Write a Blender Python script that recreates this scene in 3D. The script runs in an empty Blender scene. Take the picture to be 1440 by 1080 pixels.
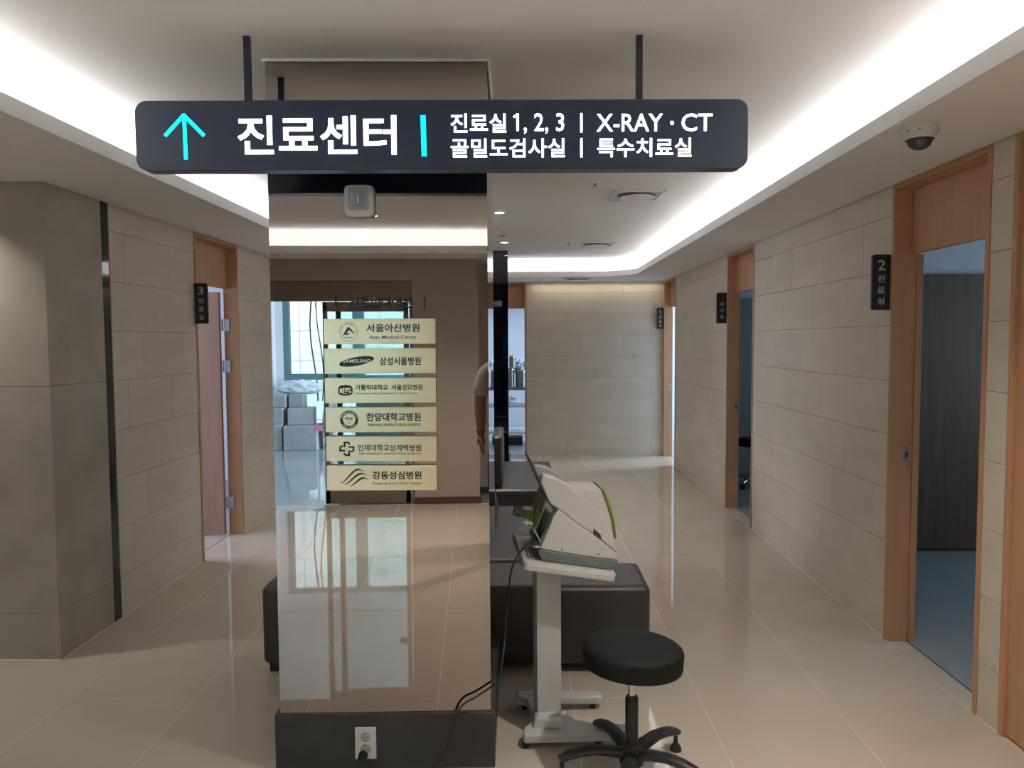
import bpy, bmesh, math, random
from mathutils import Vector, Matrix
random.seed(7)
PI = math.pi
R = math.radians
sc = bpy.context.scene
col = sc.collection

# ------------------------------------------------------------------ camera, world, big lights, exposure
H = 1.66
cd = bpy.data.cameras.new('camera'); cam = bpy.data.objects.new('camera', cd); col.objects.link(cam); sc.camera = cam
cd.sensor_width = 36.0; cd.lens = 1080 * 36.0 / 1440; cd.clip_start = 0.02; cd.clip_end = 100
_y = Vector((16.0, 62.0, -1080.0)).normalized()
_z = Vector((-.005, 1, 0)); _z = (_z - _z.dot(_y) * _y).normalized()
_x = _y.cross(_z)
cam.matrix_world = Matrix.Translation((0, 0, H)) @ Matrix((_x, _y, _z)).to_4x4()

w = bpy.data.worlds.new('sky'); sc.world = w; w.use_nodes = True
w.node_tree.nodes['Background'].inputs[0].default_value = (.72, .88, 1, 1)
w.node_tree.nodes['Background'].inputs[1].default_value = 9.0
vs = sc.view_settings
vs.view_transform = 'Standard'; vs.look = 'None'; vs.gamma = 1; vs.use_curve_mapping = False
vs.exposure = 0.19
sc.cycles.use_denoising = True
sc.cycles.max_bounces = 10; sc.cycles.diffuse_bounces = 5; sc.cycles.glossy_bounces = 8
sc.cycles.transparent_max_bounces = 12; sc.cycles.sample_clamp_indirect = 8
sc.cycles.caustics_reflective = False; sc.cycles.caustics_refractive = False

def area(name, loc, size, power, color, rot=(0, 0, 0), shape='RECTANGLE', spread=180):
    l = bpy.data.lights.new(name, 'AREA'); l.energy = power; l.color = color; l.shape = shape
    l.size = size[0]; l.size_y = size[1]; l.spread = R(spread)
    o = bpy.data.objects.new(name, l); col.objects.link(o); o.location = loc; o.rotation_euler = rot
    return o
COVE = 56.0          # watts per metre... of strip, aimed up and inward
WARM = (1, .98, .945)
CX0, CX1, CY0, CY1 = -1.832, 1.425, -1.45, 10.03      # inner edge of the ceiling recess
LZ = 2.515
area('cove_light', (CX1 + .22, 4.3, LZ), (.03, 11.3), COVE * 11.3 * .1, WARM, (PI, 0, 0))
area('cove_light', (CX0 - .22, 5.2, LZ), (.03, 9.0), COVE * 9.0 * .1, WARM, (PI, 0, 0))
area('cove_light', (-.2, CY1 + .19, LZ), (2.7, .03), COVE * 2.7 * .1, WARM, (PI, 0, 0))
area('cove_light', (1.43, CY1 - .01, LZ), (.46, .03), COVE * .46 * .1, WARM, (PI, 0, R(-45)))
area('cove_light', (-.95, CY0 - .19, LZ), (4.5, .03), COVE * 4.5 * .06, WARM, (PI, 0, 0))
area('daylight_fill', (2.2, -4.6, 1.5), (2.6, 2.0), 800, (.62, .84, 1), (0, PI / 2, 0))  # added to brighten the lobby, on a side wall that has no window
DAY = (.70, .86, 1)
# area lights added for the side rooms' daylight; no windows are built there
area('daylight_fill', (5.2, 4.2, 1.6), (1.2, 1.4), 22, (.62, .82, 1), (0, PI / 2, 0))
area('daylight_fill', (5.2, 7.6, 1.6), (1.2, 1.4), 14, (.62, .82, 1), (0, PI / 2, 0))
area('daylight_fill', (5.2, 11.4, 1.6), (1.6, 1.6), 210, DAY, (0, PI / 2, 0))
area('daylight_fill', (-5.6, 5.9, 1.6), (1.6, 1.8), 110, (.72, .80, 1), (0, -PI / 2, 0))
area('daylight_fill', (1.2, 13.2, 2.5), (1.2, 1.2), 42, (.66, .80, 1), (0, 0, 0))  # overhead pair added to light the back room
area('daylight_fill', (-1.2, 13.2, 2.5), (1.2, 1.2), 30, (.66, .80, 1), (0, 0, 0))

# ------------------------------------------------------------------ materials
def nt(m): return m.node_tree.nodes, m.node_tree.links
def pm(name, c, rough=.5, metal=0, spec=.5, var=0, scale=8, stretch=(1, 1, 1), bump=0, c2=None, obj_var=0, coat=0):
    m = bpy.data.materials.new(name); m.use_nodes = True
    N, L = nt(m); b = N['Principled BSDF']
    b.inputs['Base Color'].default_value = (*c, 1); b.inputs['Roughness'].default_value = rough
    b.inputs['Metallic'].default_value = metal; b.inputs['Specular IOR Level'].default_value = spec
    b.inputs['Coat Weight'].default_value = coat
    last = None
    if var or bump or c2:
        tc = N.new('ShaderNodeTexCoord'); mp = N.new('ShaderNodeMapping'); mp.inputs['Scale'].default_value = stretch
        geo = N.new('ShaderNodeNewGeometry')
        L.new(geo.outputs['Position'], mp.inputs['Vector'])
        no = N.new('ShaderNodeTexNoise'); no.inputs['Scale'].default_value = scale; no.inputs['Detail'].default_value = 5
        L.new(mp.outputs[0], no.inputs['Vector'])
        if var or c2:
            mx = N.new('ShaderNodeMix'); mx.data_type = 'RGBA'
            cc = c2 or tuple(x * (1 - var) for x in c); cb = c if c2 else tuple(min(1, x * (1 + var)) for x in c)
            mx.inputs[6].default_value = (*cc, 1); mx.inputs[7].default_value = (*cb, 1)
            ramp = N.new('ShaderNodeValToRGB'); ramp.color_ramp.elements[0].position = .32; ramp.color_ramp.elements[1].position = .68
            L.new(no.outputs['Fac'], ramp.inputs[0]); L.new(ramp.outputs[0], mx.inputs[0])
            last = mx.outputs[2]
        if bump:
            bp = N.new('ShaderNodeBump'); bp.inputs['Strength'].default_value = bump; bp.inputs['Distance'].default_value = .002
            L.new(no.outputs['Fac'], bp.inputs['Height']); L.new(bp.outputs[0], b.inputs['Normal'])
    if obj_var:
        oi = N.new('ShaderNodeObjectInfo'); mr = N.new('ShaderNodeMapRange')
        mr.inputs['To Min'].default_value = 1 - obj_var; mr.inputs['To Max'].default_value = 1 + obj_var
        L.new(oi.outputs['Random'], mr.inputs['Value'])
        hs = N.new('ShaderNodeHueSaturation')
        L.new(mr.outputs[0], hs.inputs['Value'])
        if last: L.new(last, hs.inputs['Color'])
        else: hs.inputs['Color'].default_value = (*c, 1)
        last = hs.outputs[0]
    if last: L.new(last, b.inputs['Base Color'])
    return m
def emit(name, c, s):
    m = bpy.data.materials.new(name); m.use_nodes = True
    b = m.node_tree.nodes['Principled BSDF']; b.inputs['Base Color'].default_value = (*c, 1)
    b.inputs['Emission Color'].default_value = (*c, 1); b.inputs['Emission Strength'].default_value = s
    return m
def glass(name, tint, alpha=.12, rough=.0):
    m = bpy.data.materials.new(name); m.use_nodes = True
    N, L = nt(m); N.remove(N['Principled BSDF']); out = N['Material Output']
    tr = N.new('ShaderNodeBsdfTransparent'); tr.inputs[0].default_value = (*tint, 1)
    gl = N.new('ShaderNodeBsdfGlossy'); gl.inputs['Roughness'].default_value = rough
    fr = N.new('ShaderNodeFresnel'); fr.inputs[0].default_value = 1.45
    mx = N.new('ShaderNodeMixShader')
    L.new(fr.outputs[0], mx.inputs[0]); L.new(tr.outputs[0], mx.inputs[1]); L.new(gl.outputs[0], mx.inputs[2])
    L.new(mx.outputs[0], out.inputs['Surface'])
    return m
M = {}
M['paint'] = pm('ceiling_paint', (.84, .835, .84), .9, var=.015, scale=1.5)
M['wallpaint'] = pm('beige_paint', (.44, .405, .37), .85, var=.03, scale=2)
M['whitewall'] = pm('white_wall_paint', (.62, .65, .70), .9, var=.02, scale=2)
M['tile'] = pm('sand_tile', (.66, .59, .495), .62, var=.05, scale=2.2, stretch=(1, 1, 2.6), obj_var=.025, bump=.05)
M['walltile_joint'] = pm('dark_joint', (.13, .115, .10), .9, var=.05)
M['stone'] = pm('taupe_stone', (.40, .355, .295), .6, var=.14, scale=2.6, bump=.05)
M['floor'] = pm('polished_porcelain', (.56, .485, .40), .02, spec=.5, var=.03, scale=3, obj_var=.012)
M['grout'] = pm('pale_grout', (.80, .74, .66), .6, var=.05)
M['vinyl'] = pm('grey_vinyl', (.30, .33, .35), .35, var=.06, scale=3)
M['wood'] = pm('oak_veneer', (.54, .30, .165), .5, c2=(.49, .265, .142), scale=3.2, stretch=(9, 9, .55), bump=.03)
M['woodpale'] = pm('ash_leaf', (.40, .235, .165), .5, c2=(.33, .185, .125), scale=3, stretch=(9, 9, .5))
M['wooddark'] = pm('walnut_panel', (.13, .085, .055), .5, c2=(.085, .055, .037), scale=3, stretch=(10, 10, .5))
M['mirror'] = pm('bronze_mirror', (.43, .395, .37), .006, metal=1)
M['darkmirror'] = pm('dark_mirror', (.11, .12, .145), .01, metal=1)  # darker copy of the mirror, dim repeated reflections put into its tint
M['blackglass'] = pm('black_mirror', (.03, .032, .030), .03, metal=0, spec=.28)
M['plinth'] = pm('charcoal_stone', (.038, .038, .038), .5, var=.22, scale=7, bump=.1)
M['trimwhite'] = pm('white_trim', (.85, .85, .85), .5)
M['signbody'] = pm('navy_sign_metal', (.021, .040, .082), .34, var=.03)
M['navyrod'] = pm('navy_rod', (.012, .018, .035), .4)
M['lettwhite'] = emit('white_led_letter', (.93, .96, 1), 2.6)
M['cyan'] = emit('cyan_led_letter', (0.0, .76, 1), 1.15)
M['black'] = pm('black_plastic', (.018, .018, .018), .42, var=.05)
M['leather'] = pm('brown_leather', (.030, .025, .024), .40, spec=.7, var=.1, scale=30, bump=.12)
M['vinylblack'] = pm('black_vinyl', (.006, .0065, .006), .66, spec=.3, var=.1, scale=30, bump=.06)
M['greyletter'] = pm('silver_letter', (.55, .55, .55), .5)
M['plateblack'] = pm('door_sign_black', (.016, .018, .018), .4)
M['gold'] = pm('brushed_brass', (.98, .74, .46), .30, metal=1, var=.03, scale=30, stretch=(1, 1, 40))
M['ink'] = pm('black_ink', (.010, .012, .014), .5)
M['teal_ink'] = pm('slate_ink', (.025, .055, .08), .5)
M['whiteplastic'] = pm('white_plastic', (.66, .66, .65), .4)
M['greyplastic'] = pm('grey_plastic', (.15, .16, .16), .45)
M['bodywhite'] = pm('white_shell', (.56, .545, .53), .28, coat=.3)
M['innerbeige'] = pm('beige_inner_panel', (.36, .34, .31), .4)
M['green'] = pm('lime_plastic', (.19, .235, .018), .4)
M['bluegrey'] = pm('blue_grey_panel', (.10, .15, .17), .35)
M['purple'] = pm('purple_window', (.045, .03, .04), .2)
M['powder'] = pm('white_powder_coat', (.52, .51, .49), .5)
M['chrome'] = pm('chrome', (.6, .6, .6), .15, metal=1)
M['steel'] = pm('stainless', (.42, .42, .43), .28, metal=1, var=.1, scale=20, stretch=(1, 1, .1))
M['lamp'] = emit('lamp_lens', (1, .97, .92), 9)
M['smoked'] = pm('smoked_dome', (.03, .04, .045), .08, spec=.8)
M['tealframe'] = pm('teal_frame', (.10, .19, .22), .5)
M['brownmetal'] = pm('bronze_frame', (.25, .21, .185), .4, metal=.3)
M['clear'] = glass('clear_glass', (.90, .97, .97))
M['facade'] = pm('white_facade_tile', (.72, .76, .76), .6, var=.04, scale=2)
M['darkgreen'] = pm('dark_green_panel', (.06, .085, .08), .5)
M['box'] = pm('grey_cardboard', (.33, .35, .37), .8, var=.08)
M['sheet'] = pm('clear_wrap', (.62, .70, .76), .25, var=.15, scale=9)
M['pink'] = pm('pink_plastic', (.7, .18, .35), .5)
M['skin'] = pm('skin', (.21, .10, .07), .55, var=.06, scale=12)
M['shirt'] = pm('white_cotton', (.33, .30, .28), .85, var=.04, bump=.1)
M['trousers'] = pm('dark_trousers', (.03, .035, .05), .85)
M['hair'] = pm('black_hair', (.012, .010, .009), .6)
M['base_brown'] = pm('brown_skirting', (.10, .065, .045), .5)

# ------------------------------------------------------------------ geometry helpers
class MB:
    def __init__(s): s.b = bmesh.new()
    def box(s, x0, y0, z0, x1, y1, z1, mt=None):
        r = bmesh.ops.create_cube(s.b, size=1); v = r['verts']
        for q in v:
            q.co = Vector(((x0 + x1) / 2 + q.co.x * (x1 - x0), (y0 + y1) / 2 + q.co.y * (y1 - y0), (z0 + z1) / 2 + q.co.z * (z1 - z0)))
        if mt: bmesh.ops.transform(s.b, matrix=mt, verts=v)
        return s
    def cyl(s, p0, p1, r0, r1=None, n=20, caps=True):
        p0, p1 = Vector(p0), Vector(p1); r1 = r0 if r1 is None else r1; d = p1 - p0
        q = Vector((0, 0, 1)).rotation_difference(d)
        m = Matrix.Translation((p0 + p1) / 2) @ q.to_matrix().to_4x4()
        bmesh.ops.create_cone(s.b, cap_ends=caps, segments=n, radius1=r0, radius2=r1, depth=d.length, matrix=m)
        return s
    def lathe(s, prof, o=(0, 0, 0), n=32, mt=None):
        rings = []
        for r, z in prof:
            rings.append([s.b.verts.new((o[0] + r * math.cos(2 * PI * i / n), o[1] + r * math.sin(2 * PI * i / n), o[2] + z)) for i in range(n)])
        for a, b in zip(rings, rings[1:]):
            for i in range(n): s.b.faces.new((a[i], a[(i + 1) % n], b[(i + 1) % n], b[i]))
        s.b.faces.new(rings[0][::-1]); s.b.faces.new(rings[-1])
        if mt: bmesh.ops.transform(s.b, matrix=mt, verts=[v for r in rings for v in r])
        return s
    def tube(s, pts, r, n=8, sy=1.0):
        P = [Vector(p) for p in pts]; rs = r if isinstance(r, (list, tuple)) else [r] * len(P)
        rings = []; up = Vector((0, 0, 1))
        for i, p in enumerate(P):
            t = (P[min(i + 1, len(P) - 1)] - P[max(i - 1, 0)]).normalized()
            a = t.cross(up)
            if a.length < .05: a = t.cross(Vector((0, 1, 0)))
            a.normalize(); b = a.cross(t)
            rings.append([s.b.verts.new(p + rs[i] * (math.cos(2 * PI * k / n) * a + sy * math.sin(2 * PI * k / n) * b)) for k in range(n)])
        for a, b in zip(rings, rings[1:]):
            for i in range(n): s.b.faces.new((a[i], a[(i + 1) % n], b[(i + 1) % n], b[i]))
        s.b.faces.new(rings[0][::-1]); s.b.faces.new(rings[-1])
        return s
    def prism(s, pts, a, b, axis='z', mt=None):
        f = {'z': lambda p, t: (p[0], p[1], t), 'y': lambda p, t: (p[0], t, p[1]), 'x': lambda p, t: (t, p[0], p[1])}[axis]
        A = [s.b.verts.new(f(p, a)) for p in pts]; B = [s.b.verts.new(f(p, b)) for p in pts]; n = len(pts)
        s.b.faces.new(A[::-1]); s.b.faces.new(B)
        for i in range(n): s.b.faces.new((A[i], A[(i + 1) % n], B[(i + 1) % n], B[i]))
        if mt: bmesh.ops.transform(s.b, matrix=mt, verts=A + B)
        return s
    def mesh(s, name, m, smooth=False):
        bmesh.ops.recalc_face_normals(s.b, faces=s.b.faces)
        me = bpy.data.meshes.new(name); s.b.to_mesh(me); s.b.free()
        me.materials.append(m)
        if smooth:
            me.shade_smooth()
            try: me.set_sharp_from_angle(angle=R(40))
            except Exception: pass
        return me
    def build(s, name, m, parent=None, bevel=0, seg=2, smooth=False, loc=None, rot=None):
        o = bpy.data.objects.new(name, s.mesh(name, m, smooth or bevel > 0)); col.objects.link(o)
        if parent: o.parent = parent
        if loc: o.location = loc
        if rot: o.rotation_euler = rot
        if bevel:
            bv = o.modifiers.new('bevel', 'BEVEL'); bv.width = bevel; bv.segments = seg; bv.limit_method = 'ANGLE'; bv.angle_limit = R(35)
        return o
def tag(o, label, cat, group=None, kind=None):
    if label: o['label'] = label
    if cat: o['category'] = cat
    if group: o['group'] = group
    if kind: o['kind'] = kind
    return o
def thing(name, label, cat, loc=(0, 0, 0), rot=(0, 0, 0), group=None):
    o = bpy.data.objects.new(name, None); col.objects.link(o); o.location = loc; o.rotation_euler = rot
    o.empty_display_size = .05
    return tag(o, label, cat, group)
def struct(name, mb, m, bevel=0, label=None):
    o = mb.build(name, m, None, bevel); o['kind'] = 'structure'
    if label: o['label'] = label
    return o
def sempty(name, loc=(0, 0, 0)):
    o = bpy.data.objects.new(name, None); col.objects.link(o); o.location = loc; o['kind'] = 'structure'; return o
def rrect(x0, z0, x1, z1, r, n=5, corners=(1, 1, 1, 1)):      # bl, br, tr, tl
    P = []
    for k, (cx, cz, a0) in enumerate(((x0 + r, z0 + r, PI), (x1 - r, z0 + r, 1.5 * PI), (x1 - r, z1 - r, 0), (x0 + r, z1 - r, .5 * PI))):
        if corners[k]:
            for i in range(n + 1):
                a = a0 + .5 * PI * i / n; P.append((cx + r * math.cos(a), cz + r * math.sin(a)))
        else: P.append(((x0, z0), (x1, z0), (x1, z1), (x0, z1))[k])
    return P
def text(name, body, w, h, m, parent, loc, rot=(PI / 2, 0, 0), bold=0, depth=.001, align='C', space=1.0):
    """flat lettering stretched to w x h (h None: natural), its centre (or left end) at loc in the parent's frame"""
    c = bpy.data.curves.new(name, 'FONT'); c.body = body; c.size = 1; c.resolution_u = 3
    c.offset = bold; c.extrude = .5; c.space_character = space
    t = bpy.data.objects.new('tmp', c); col.objects.link(t)
    bpy.context.view_layer.update()
    me = bpy.data.meshes.new_from_object(t.evaluated_get(bpy.context.evaluated_depsgraph_get()))
    bpy.data.objects.remove(t); bpy.data.curves.remove(c)
    xs = [v.co.x for v in me.vertices]; ys = [v.co.y for v in me.vertices]
    x0, x1, y0, y1 = min(xs), max(xs), min(ys), max(ys)
    sx = w / (x1 - x0) if w else h / (y1 - y0); sy = h / (y1 - y0) if h else sx
    if not w: sx = sy
    ox = (x0 + x1) / 2 if align == 'C' else x0
    for v in me.vertices: v.co = ((v.co.x - ox) * sx, (v.co.y - (y0 + y1) / 2) * sy, v.co.z * depth)
    me.materials.clear(); me.materials.append(m); me.name = name
    o = bpy.data.objects.new(name, me); col.objects.link(o); o.parent = parent; o.location = loc; o.rotation_euler = rot
    return o

# ------------------------------------------------------------------ shell constants
XR, XL, YB, ZS, ZC = 1.985, -2.43, 10.95, 2.475, 2.70
ROWS = [0, .248, .543, .838, 1.134, 1.43, 1.726, 2.02, 2.316, 2.475]
MOD = .5915; T = .009; G = .0022

_tm = {}
def tilemesh(dx, dy, dz, m, bev=.0008):
    k = (round(dx, 4), round(dy, 4), round(dz, 4), m.name)
    if k not in _tm:
        b = MB(); x, y, z = dx / 2, dy / 2, dz / 2
        b.box(-x, -y, -z, x, y, z)
        bmesh.ops.bevel(b.b, geom=list(b.b.edges), offset=bev, segments=1, affect='EDGES')
        _tm[k] = b.mesh('tile', m)
    return _tm[k]
def put(name, me, loc, parent):
    o = bpy.data.objects.new(name, me); col.objects.link(o); o.parent = parent
    o.location = Vector(loc) - (parent.location if parent else Vector()); return o
def walltiles(parent, axis, plane, sgn, intervals, phase, shift):
    """axis 'y': wall in a plane x=plane whose face looks along sgn; axis 'x': plane y=plane"""
    for r in range(9):
        z0, z1 = ROWS[8 - r], ROWS[9 - r]
        ph = phase + shift * r
        for a0, a1 in intervals:
            k = math.floor((a0 - ph) / MOD)
            while ph + k * MOD < a1 - .004:
                s0 = max(a0, ph + k * MOD); s1 = min(a1, ph + (k + 1) * MOD); k += 1
                if s1 - s0 < .012: continue
                c, L_, hh = (s0 + s1) / 2, s1 - s0 - G, z1 - z0 - G
                pr = plane + sgn * (T / 2 + random.uniform(-.0004, .0003))
                if axis == 'y': put('tile', tilemesh(T, L_, hh, M['tile']), (pr, c, (z0 + z1) / 2), parent)
                else: put('tile', tilemesh(L_, T, hh, M['tile']), (c, pr, (z0 + z1) / 2), parent)

# ------------------------------------------------------------------ floor
fl = struct('floor', MB().box(-6.2, -7.0, -.25, 5.6, 14.9, -.0012), M['grout'])
FM = .5875
xs_ = [1.395 + .5875 - FM * k for k in range(0, 11)]
ylines = [3.476 + 2 * FM * k for k in range(-5, 8)]
xe = [x for x in xs_ if x > -4.0]
xe = sorted(xe + [-4.0]); 
for i in range(len(xe) - 1):
    for j in range(len(ylines) - 1):
        y0, y1 = max(ylines[j], -1.93), min(ylines[j + 1], YB)
        x0, x1 = xe[i], min(xe[i + 1], XR)
        if y1 - y0 < .02 or x1 - x0 < .02: continue
        if x1 < XL + .02 and y0 > 4.0: continue
        put('tile', tilemesh(x1 - x0 - .003, y1 - y0 - .003, .009, M['floor'], .0006), ((x0 + x1) / 2, (y0 + y1) / 2, -.0045), fl)
# smooth floors of the side rooms
struct('floor.001', MB().box(XR + .0, 2.0, -.009, 5.5, 12.6, -.001), M['vinyl'])
struct('floor.002', MB().box(-6.1, 4.6, -.009, XL - .0, 9.2, -.001), M['vinyl'])
struct('floor.003', MB().box(-2.6, YB, -.009, XR, 14.7, -.001), M['vinyl'])
M['lobby'] = pm('grey_polished_floor', (.30, .33, .35), .06, var=.12, scale=1.2)
struct('floor.004', MB().box(-4.6, -6.95, -.009, 2.5, -1.95, -.0005), M['lobby'])

# ------------------------------------------------------------------ ceiling
struct('ceiling', MB().box(-6.2, -7.0, ZC, 5.6, 14.9, 3.0), M['paint'])
def recess(off, ch=.34):
    x0, x1, y0, y1 = CX0 - off, CX1 + off, CY0 - off, CY1 + off
    c = ch + off * .4
    return [(x0 - 1.5, y0), (x1, y0), (x1, y1 - c * 1.15), (x1 - .09, y1 - c * .55), (x1 - c * .9, y1 - .03), (x1 - c * 1.5, y1), (x0 + c, y1), (x0, y1 - c), (x0, .6 + off), (x0 - 1.5, .6 + off)]
def ring(outer_loop, inner_loop, z0, z1, name, m):
    b = MB().b
    n = len(inner_loop)
    def lay(z): return [b.verts.new((x, y, z)) for x, y in outer_loop], [b.verts.new((x, y, z)) for x, y in inner_loop]
    o0, i0 = lay(z0); o1, i1 = lay(z1)
    for k in range(n):
        j = (k + 1) % n
        b.faces.new((o0[k], o0[j], i0[j], i0[k])); b.faces.new((o1[k], i1[k], i1[j], o1[j]))
        b.faces.new((i0[k], i0[j], i1[j], i1[k])); b.faces.new((o0[k], o1[k], o1[j], o0[j]))
    mb = MB(); mb.b = b
    return struct(name, mb, m)
inner = recess(0)
lipo = recess(.018)
X0o, X1o, Y0o, Y1o = -4.0, XR, -2.6, YB
def clampout(p):
    return [(X0o, Y0o), (X1o, Y0o), (X1o, 9.6), (X1o, 10.2), (X1o, Y1o), (1.0, Y1o), (X0o, Y1o), (X0o, 9.6), (X0o, 1.6), (X0o, .8)]
ring(clampout(None), inner, ZS, ZS + .018, 'soffit', M['paint'])
ring(lipo, inner, ZS + .018, 2.543, 'trim_1', M['trimwhite'])
ring(recess(.36), recess(.34), ZS + .018, ZC, 'soffit_cavity_wall', M['paint'])
TW = .117
# ceilings of the side rooms
struct('ceiling.001', MB().box(XR, 2.0, 2.55, 5.5, 12.6, 2.6), M['whitewall'])
struct('ceiling.002', MB().box(-6.1, 4.6, 2.55, XL - TW, 9.2, 2.6), M['whitewall'])
struct('ceiling.003', MB().box(-2.6, YB + TW, 2.55, XR, 14.7, 2.6), M['whitewall'])

# ------------------------------------------------------------------ walls
TW = .117
def wall(name, segs, m): 
    b = MB()
    for s_ in segs: b.box(*s_)
    return struct(name, b, m)
DR = [(2.27, 3.165), (3.32, 4.19), (6.66, 7.53), (10.05, 10.88)]     # right-hand door bays (y)
def ybays(a, b, bays):
    out = []; c = a
    for d0, d1 in bays: out.append((c, d0)); c = d1
    out.append((c, b)); return out
segR = ybays(-2.5, YB + .16, DR)
wr = wall('wall_right', [(XR + T, a, 0, XR + TW, b, ZC) for a, b in segR] + [(XR + T, a, ZS, XR + TW, b, ZC) for a, b in DR], M['walltile_joint'])
walltiles(wr, 'y', XR + T, -1, [(max(a, 1.0), min(b, YB)) for a, b in segR if b > 1.0], 4.354 - 8 * MOD, .197)
struct('wall_right.001', MB().box(XR - .001, -2.5, 0, XR + T + .001, 1.0, ZS), M['wallpaint'])
DL = [(5.68, 6.54)]
segL = ybays(4.515, YB + .16, DL)
wl = wall('wall_left', [(XL - TW, a, 0, XL - T, b, ZC) for a, b in segL] + [(XL - TW, a, ZS, XL - T, b, ZC) for a, b in DL], M['walltile_joint'])
walltiles(wl, 'y', XL - T, 1, [(a, min(b, YB)) for a, b in segL], 5.467 - 6 * MOD, -.197)
DB = (-1.15, .045)
wb = wall('wall_back', [(XL - .2, YB + T, 0, DB[0], YB + TW, ZC), (DB[1], YB + T, 0, XR + .112, YB + TW, ZC), (DB[0], YB + T, ZS, DB[1], YB + TW, ZC)], M['walltile_joint'])
walltiles(wb, 'x', YB + T, -1, [(XL, DB[0]), (DB[1], XR)], .232 - 8 * MOD, .197)

ck = MB()
for a_, b_ in segR: ck.box(XR - .004, max(a_, 1.0), 0, XR, min(b_, YB), .003)
struct('trim_2', ck, M['grout'])
ck = MB()
for a_, b_ in segL: ck.box(XL, a_, 0, XL + .004, min(b_, YB), .003)
ck.box(XL, 3.894, 0, XL + .004, 4.515, .003).box(-4.0, 3.894, 0, XL, 3.898, .003)
struct('trim_3', ck, M['grout'])
struct('trim_4', MB().box(DB[1], YB - .005, 0, XR, YB, .004), M['grout'])

# stone clad return on the left, with the dark glass strip
col_l = wall('wall_left_return', [(-4.1, 3.91, 0, XL - .012, 4.42, ZC)], M['plinth'])
zz = [0, .25, 1.435, 2.475]
for k in range(3):
    for (x0, x1) in ((-4.0, -3.62), (-3.618, XL)):
        col_l_t = MB().box(x0 + .001, 3.898, zz[k] + .001, x1 - .001, 3.91, zz[k + 1] - .001).build('panel', M['stone'], col_l, .001, 1)
    MB().box(XL - .012, 3.901, zz[k] + .001, XL, 4.43, zz[k + 1] - .001).build('panel', M['stone'], col_l, .001, 1)
gs = thing('glass_strip', 'narrow black mirror strip between the stone return and left tiled wall', 'mirror', (XL, 4.472, 0))
MB().box(-.06, -.040, .25, -.003, .040, 2.475).build('glass', M['blackglass'], gs, .001)
MB().box(-.06, -.040, 0, -.001, .040, .25).build('base', M['plinth'], gs, .002)
struct('wall_left_return_core', MB().box(XL - .3, 4.42, 0, XL - .061, 4.52, ZC), M['black'])
struct('wall_left.001', MB().box(-4.15, -2.5, 0, -4.0, 4.0, ZC), M['wallpaint'])

# side rooms
struct('wall_room_far', MB().box(5.4, 2.0, 0, 5.5, 12.6, 2.6), M['whitewall'])
struct('wall_room_partition', MB().box(XR + TW, 6.0, 0, 5.4, 6.1, 2.55).box(XR + TW, 9.35, 0, 5.4, 9.45, 2.55).box(XR + TW, 12.5, 0, 5.4, 12.6, 2.55).box(XR + TW, 2.0, 0, 5.4, 2.1, 2.55), M['whitewall'])
struct('wall_room_left', MB().box(-6.1, 4.6, 0, -6.0, 9.2, 2.6).box(-6.0, 4.6, 0, XL - .3, 4.7, 2.55).box(-6.0, 9.1, 0, XL - TW, 9.2, 2.55), M['whitewall'])
struct('wall_room_back', MB().box(-2.7, YB + TW, 0, -2.6, 14.7, 2.6).box(-2.6, 14.6, 0, XR, 14.7, 2.6).box(XR + .01, 12.6, 0, XR + .11, 14.7, 2.6), M['whitewall'])

# ------------------------------------------------------------------ doorways
def doorway(name, axis, plane, a0, a1, out, label, leaf=None, hz=2.105, depth=.115, fd=.022):
    """axis 'y' : opening a0..a1 along y in wall plane x=plane, 'out' = direction away from the corridor"""
    d = sempty(name); d['label'] = label
    def bx(b, u0, v0, z0, u1, v1, z1):       # u along opening, v depth from face
        lo, hi = plane + out * v0, plane + out * v1
        if axis == 'y': b.box(min(lo, hi), u0, z0, max(lo, hi), u1, z1)
        else: b.box(u0, min(lo, hi), z0, u1, max(lo, hi), z1)
        return b
    f = .028
    bx(MB(), a0 + .001, -fd * .3, 0, a0 + f, depth, ZS - .002).build('jamb', M['wood'], d, .002)
    bx(MB(), a1 - f, -fd * .3, 0, a1 - .001, depth, ZS - .002).build('jamb', M['wood'], d, .002)
    bx(MB(), a0 + f, -fd * .3, ZS - .03, a1 - f, depth, ZS - .002).build('head', M['wood'], d, .002)
    bx(MB(), a0 + f, .085, hz, a1 - f, .113, ZS - .03).build('header_panel', M['wood'], d, .002)
    b = bx(MB(), a0 + f, .0, -.004, a1 - f, .105, .0003); b.build('threshold', M['floor'], d)
    b = bx(MB(), a0 + f, .106, -.004, a1 - f, .112, .001); b.build('threshold_strip', M['black'], d)
    return d
d1 = doorway('door_1', 'y', XR, *DR[3], 1, 'narrow bright doorway in the far right corner')
d2 = doorway('door_2', 'y', XR, *DR[2], 1, 'dim treatment room doorway halfway down the right wall')
d3 = doorway('door_3', 'y', XR, *DR[1], 1, 'large oak doorway onto a dark room near the right edge')
d4 = doorway('door_4', 'y', XR, *DR[0], 1, 'oak door bay cut by the right edge of the view')
d5 = doorway('door_5', 'y', XL, *DL[0], -1, 'oak doorway in the left tiled wall')
d6 = doorway('door_6', 'x', YB, *DB, 1, 'oak framed opening in the back wall behind the pillars', hz=2.11)
MB().box(XR + .116, DR[1][1] - .036, 0, XR + .150, DR[1][1] - .004, 2.105).build('door_stop', M['wood'], d3, .002)
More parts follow.
